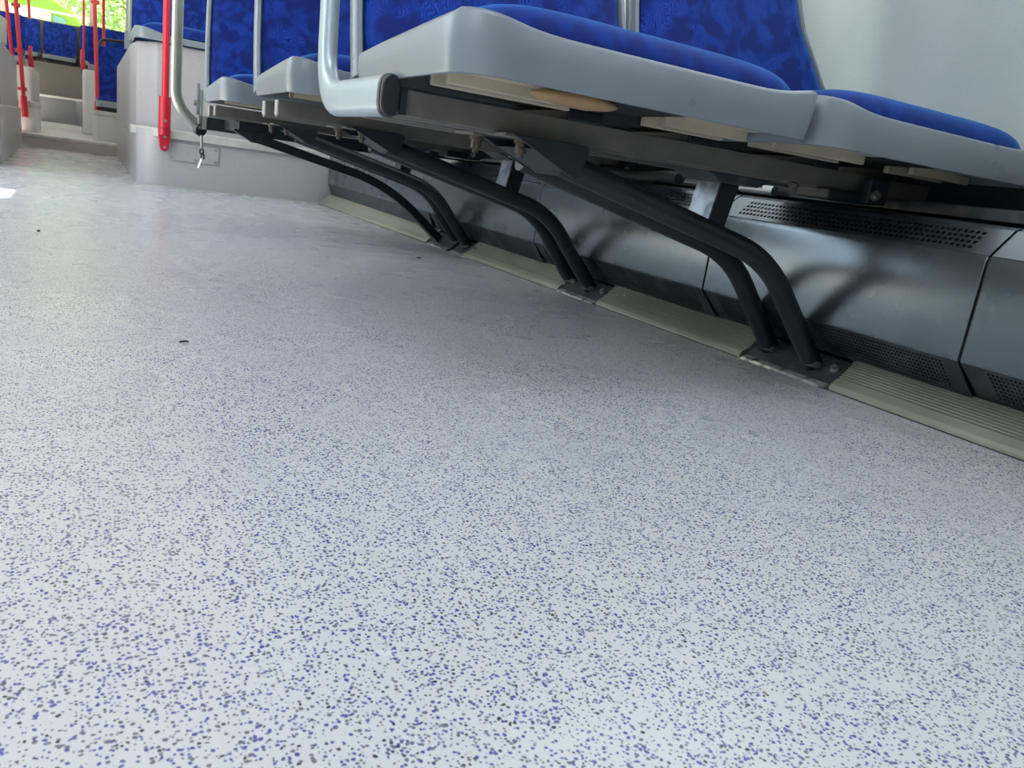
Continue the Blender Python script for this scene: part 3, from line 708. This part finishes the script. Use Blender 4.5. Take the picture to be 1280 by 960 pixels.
# ------------------------------------------------------------------ things past the step
def white_box(x0, x1, z1, label):
    t = thing('seat_plinth', label, 'plinth', ((x0 + x1) / 2, 7.9, 0.1))
    bm = new(); prism(bm, rrect(x0, x1, 7.62, 8.25, 0.05, 5), 'z', 0.098, z1); obj('body', bm, M_white, t, smooth=40)
    bm = new(); prism(bm, rrect(x0 - 0.008, x1 + 0.008, 7.61, 8.26, 0.05, 5), 'z', z1 - 0.02, z1 + 0.015); obj('top_trim', bm, M_trim, t, smooth=40, bevel=0.004)
    rebase(t)
white_box(-0.95, -0.36, 0.325, 'white plinth under the bright red pole, left of the rear steps')
white_box(0.035, 0.80, 0.33, 'white plinth under the small blue seat, right of the rear steps')
t = thing('seat_plinth', 'tall pale moulded box behind the left white plinth', 'plinth', (-0.7, 8.9, 0.12))
bm = new(); prism(bm, rrect(-1.05, -0.43, 8.6, 9.7, 0.05, 5), 'z', 0.115, 0.64); obj('body', bm, M_beige, t, smooth=40, bevel=0.012)
rebase(t)
t = thing('seat_plinth', 'tall white moulded box behind the small blue seat', 'plinth', (0.4, 9.0, 0.12))
bm = new(); prism(bm, [(-0.045, 8.7), (0.9, 8.7), (0.9, 9.65), (-0.03, 9.65)], 'z', 0.118, 0.70); obj('body', bm, M_white, t, bevel=0.02)
rebase(t)

def rear_seat(x0, x1, y, zp, zb, zt, label, group=None, pan=True, lean=0.12, cat='seat', name='rear_bus_seat'):
    t = thing(name, label, cat, ((x0 + x1) / 2, y, zp - 0.03), group)
    r = 0.05
    # shell
    bm = new(); pts = rrect(x0, x1, zp - 0.02, zt, 0.045, 5); prism(bm, pts, 'y', y, y + 0.035)
    for v in bm.verts: v.co.y += (v.co.z - zb) * lean
    sh = obj('backrest', bm, M_shell, t, smooth=40, bevel=0.004)
    bm = new(); pts = rrect(x0 - 0.003, x1 + 0.003, zb, zt + 0.004, 0.05, 5); prism(bm, pts, 'y', y - 0.022, y + 0.006)
    for v in bm.verts: v.co.y += (v.co.z - zb) * lean
    obj('back_cushion', bm, M_fab, sh, smooth=40, bevel=0.006)
    if pan:
        bm = new(); prism(bm, rrect(x0, x1, y - 0.42, y + 0.01, 0.05, 5), 'z', zp - 0.035, zp + 0.02); obj('seat_shell', bm, M_shell, t, smooth=40, bevel=0.006)
        bm = new(); prism(bm, rrect(x0 + 0.012, x1 - 0.012, y - 0.41, y, 0.05, 5), 'z', zp + 0.018, zp + 0.042); obj('seat_cushion', bm, M_pad, t, smooth=40, bevel=0.01)
        bm = new(); box(bm, x0 + 0.05, x1 - 0.05, y - 0.35, y - 0.05, zp - 0.09, zp - 0.034); obj('support', bm, M_black, t)
    rebase(t); return t
# small seat on the right plinth, seen at close angle
t = rear_seat(0.06, 0.50, 8.35, 0.415, 0.46, 0.90, 'single blue seat with grab handle on the right white plinth', None, True)
bm = new(); sweep(bm, fillet([(0.08, 8.40, 0.86), (0.10, 8.45, 0.965), (0.46, 8.45, 0.985), (0.48, 8.42, 0.86)], 0.05, 6), 0.013, n=12)
hd = obj('grab_handle', bm, M_blackplastic, t, smooth=60)
for v in hd.data.vertices: v.co -= t.location
bm = new(); box(bm, 0.10, 0.46, 7.98, 8.28, 0.335, 0.385)
q = obj('seat_base', bm, M_blackplastic, t)
for v in q.data.vertices: v.co -= t.location
rear_seat(0.0, 0.42, 9.35, 0.745, 0.78, 1.14, 'blue seat directly behind the single seat, on the tall white box')
rear_seat(-1.0, -0.515, 9.1, 0.70, 0.745, 1.10, 'blue seat at the left edge behind the red poles, on the pale box')
rear_seat(-0.99, -0.585, 13.5, 1.00, 1.05, 1.475, 'blue rear bench seat left of the centre one, under the back window', 'rear bench')
rear_seat(-0.545, -0.145, 13.5, 1.00, 1.06, 1.465, 'centre blue seat of the rear bench, facing down the aisle', 'rear bench')
rear_seat(-0.10, 0.32, 13.5, 1.00, 1.06, 1.51, 'blue rear bench seat right of the centre one, partly hidden by red poles', 'rear bench')
rear_seat(0.36, 0.80, 13.5, 1.02, 1.06, 1.50, 'blue rear bench seat farthest right, beside the grey pole', 'rear bench')
bm = new(); prism(bm, [(-1.1, 12.9), (0.02, 12.9), (0.02, 13.76), (-1.1, 13.76)], 'z', 0.44, 0.905); struct('wall_bench', bm, M_wall_beige, 'beige brown box wall below the rear bench')
bm = new(); prism(bm, [(0.02, 12.9), (1.4, 12.9), (1.4, 13.76), (0.02, 13.76)], 'z', 0.44, 0.905); struct('wall_bench_right', bm, M_wall_beige, 'beige wall below the right of the rear bench')

def pole(pts, r, M, label, name='red_grab_pole', collars=(), socket=None):
    t = thing(name, label, 'pole', pts[-1])
    bm = new(); sweep(bm, pts, r, n=14); obj('pole', bm, M, t, smooth=60)
    P0, P1 = Vector(pts[0]), Vector(pts[-1])
    for k in collars:
        c = P0.lerp(P1, k); bm = new(); cyl(bm, c + Vector((0, 0, 0.014)), c - Vector((0, 0, 0.014)), r * 1.7); cyl(bm, c + Vector((-r * 2.4, 0, 0)), c, r * 0.8); obj('collar', bm, M, t, smooth=40)
    if socket:
        bm = new(); sweep(bm, [P1 + (P0 - P1).normalized() * socket, P1 + (P0 - P1).normalized() * socket * 0.5, P1], r * 1.55, n=14); obj('base_socket', bm, M, t, smooth=40, bevel=0.004)
    rebase(t); return t
pole([(-0.54, 7.585, 2.3), (-0.482, 7.585, 1.05), (-0.437, 7.585, 0.215)], 0.015, M_red_bright, 'bright red pole with clamp rings, on the left white plinth', collars=(0.61, 0.765, 0.90), socket=0.16)
pole([(-0.63, 7.52, 2.3), (-0.54, 7.52, 1.05), (-0.475, 7.52, 0.092)], 0.0125, M_red, 'dark red pole reaching the floor at the step, left of the aisle', socket=0.10)
pole([(0.052, 8.15, 2.3), (0.052, 8.15, 1.25), (0.075, 8.15, 0.345)], 0.016, M_red_bright, 'bright red pole in front of the single blue rear seat', collars=(0.55,), socket=0.08)
pole([(0.118, 8.55, 2.3), (0.13, 8.55, 0.70)], 0.013, M_red, 'darker red pole just right of the bright one by the single seat', socket=0.05)
pole([(-0.030, 9.2, 2.3), (-0.035, 9.2, 0.70)], 0.010, M_red, 'thin red pole by the edge of the tall white box', collars=())
pole([(-0.53, 9.6, 2.3), (-0.50, 9.6, 1.12)], 0.012, M_red, 'thin red pole left, seen above the left rear seat')
for x, z, lb in ((-0.467, 0.75, 'left'), (-0.045, 0.80, 'right')):
    t = thing('arm_rest', 'small red padded arm at the %s side of the rear aisle' % lb, 'armrest', (x, 8.95, z - 0.13))
    bm = new(); sweep(bm, fillet([(x, 9.0, z + 0.08), (x, 8.95, z), (x + 0.01, 8.95, z - 0.10)], 0.03, 6), 0.016, 0.022, n=12); obj('pad', bm, M_red, t, smooth=60)
    bm = new(); cyl(bm, (x + 0.006, 8.95, z - 0.13), (x + 0.006, 8.95, z - 0.09), 0.018); obj('hinge', bm, M_blackplastic, t, smooth=40)
    bm = new(); cyl(bm, (x + 0.006, 8.95, 0.12), (x + 0.006, 8.95, z - 0.125), 0.010); obj('post', bm, M_blackplastic, t, smooth=40)
    rebase(t)

# ------------------------------------------------------------------ bits on the floor
def crumb(x, y, L, ang, label, M=M_rubber, name='floor_debris', r=0.0012):
    bm = new(); c, s = math.cos(ang), math.sin(ang)
    sweep(bm, [(x - c * L / 2, y - s * L / 2, r), (x, y + 0.15 * L * abs(c), r * 1.4), (x + c * L / 2, y + s * L / 2, r)], r, n=8)
    tag(obj(name, bm, M, smooth=60), label, 'debris')
crumb(0.119, 1.164, 0.013, 0.3, 'tiny dark twig lying on the open speckled floor')
crumb(0.921, 2.328, 0.016, -0.1, 'small dark crumb on the floor near the third seat leg', r=0.0022)
crumb(-0.108, 2.257, 0.006, 0.0, 'dark speck of dirt on the floor at the left', r=0.0025)
crumb(0.63, 0.93, 0.022, 0.5, 'thin dark hair on the floor below the nearest strip', r=0.0006) if False else None
crumb(1.195, 1.60, 0.02, 1.2, 'white scrap of lint lying on the ribbed strip at the second seat leg', M_tag, 'lint_scrap', 0.003)
bpy.data.objects['lint_scrap'].location.z = 0.035

# ------------------------------------------------------------------ outside
bm = new(); box(bm, -40, 40, -30, 60, -0.75, -0.7); struct('ground', bm, M_ground, 'paved ground outside')
t = thing('lime_coach', 'lime green bus parked outside behind the rear window', 'bus', (-1.5, 20, -0.7))
bm = new(); pts = [(-9, -0.3), (0.1, -0.3), (0.16, 1.0), (-0.10, 2.10), (-0.30, 2.32), (-0.62, 2.48), (-1.3, 2.66), (-9, 2.8)]; prism(bm, pts, 'y', 20, 22.4); obj('body', bm, M_lime, t, bevel=0.05)
bm = new(); prism(bm, [(-8.7, 1.0), (-0.66, 1.0), (-0.66, 2.20), (-1.3, 2.235), (-8.7, 2.27)], 'y', 19.97, 20.02); obj('side_window', bm, M_busglass, t, bevel=0.01)
bm = new(); prism(bm, [(-0.62, 1.0), (-0.36, 1.0), (-0.40, 2.12), (-0.62, 2.19)], 'y', 19.97, 20.02); obj('door_window', bm, mat('teal_window_glass', (0.12, 0.32, 0.36), 0.15), t, bevel=0.01)
for x in (-7.5, -1.6):
    bm = new(); sweep(bm, [(x, 19.95, -0.25), (x, 20.3, -0.25)], 0.45, n=28, up=Vector((0, 0, 1))); obj('wheel', bm, M_rubber, t, smooth=40)
bm = new(); box(bm, -8.8, 0.1, 19.975, 20.0, 2.22, 2.26); obj('roof_trim', bm, M_white, t)
rebase(t)
def tree(x, y, h, r, n, label):
    t = thing('tree', label, 'tree', (x, y, -0.7), 'trees behind the rear window')
    bm = new(); sweep(bm, [(x, y, -0.7), (x + 0.1, y, h * 0.4), (x - 0.1, y, h * 0.8)], 0.16, n=8)
    for k in range(9):
        a = k * 2.4; z = h * (0.3 + 0.06 * k)
        sweep(bm, [(x, y, z), (x + math.cos(a) * r * 0.5, y + math.sin(a) * r * 0.5, z + 0.5), (x + math.cos(a) * r * 0.9, y + math.sin(a) * r * 0.9, z + 0.7)], 0.03, n=6)
    obj('trunk', bm, M_bark, t)
    bm = new()
    for k in range(n):
        d = Vector((random.gauss(0, 1), random.gauss(0, 1), random.gauss(0, 1))).normalized() * (random.random() ** 0.4) * r
        c = Vector((x, y, h * 0.62)) + Vector((d.x, d.y, d.z * 0.85)); s = random.uniform(0.05, 0.12)
        u = Vector((random.gauss(0, 1), random.gauss(0, 1), random.gauss(0, 1))).normalized(); w = u.orthogonal().normalized()
        bm.faces.new([bm.verts.new(c + u * s), bm.verts.new(c + w * s * 0.5), bm.verts.new(c - u * s), bm.verts.new(c - w * s * 0.5)])
    fo = obj('foliage', bm, M_leaf, t); fo['kind'] = 'stuff'
    rebase(t)
tree(1.6, 25, 5.2, 2.2, 5200, 'leafy green tree directly right of the lime green bus outside')
tree(6.6, 29, 6.0, 2.8, 4500, 'leafy tree farther right outside, seen past the window post')
tree(-2.6, 31, 6.5, 2.6, 4500, 'tall green tree behind the lime green bus outside')
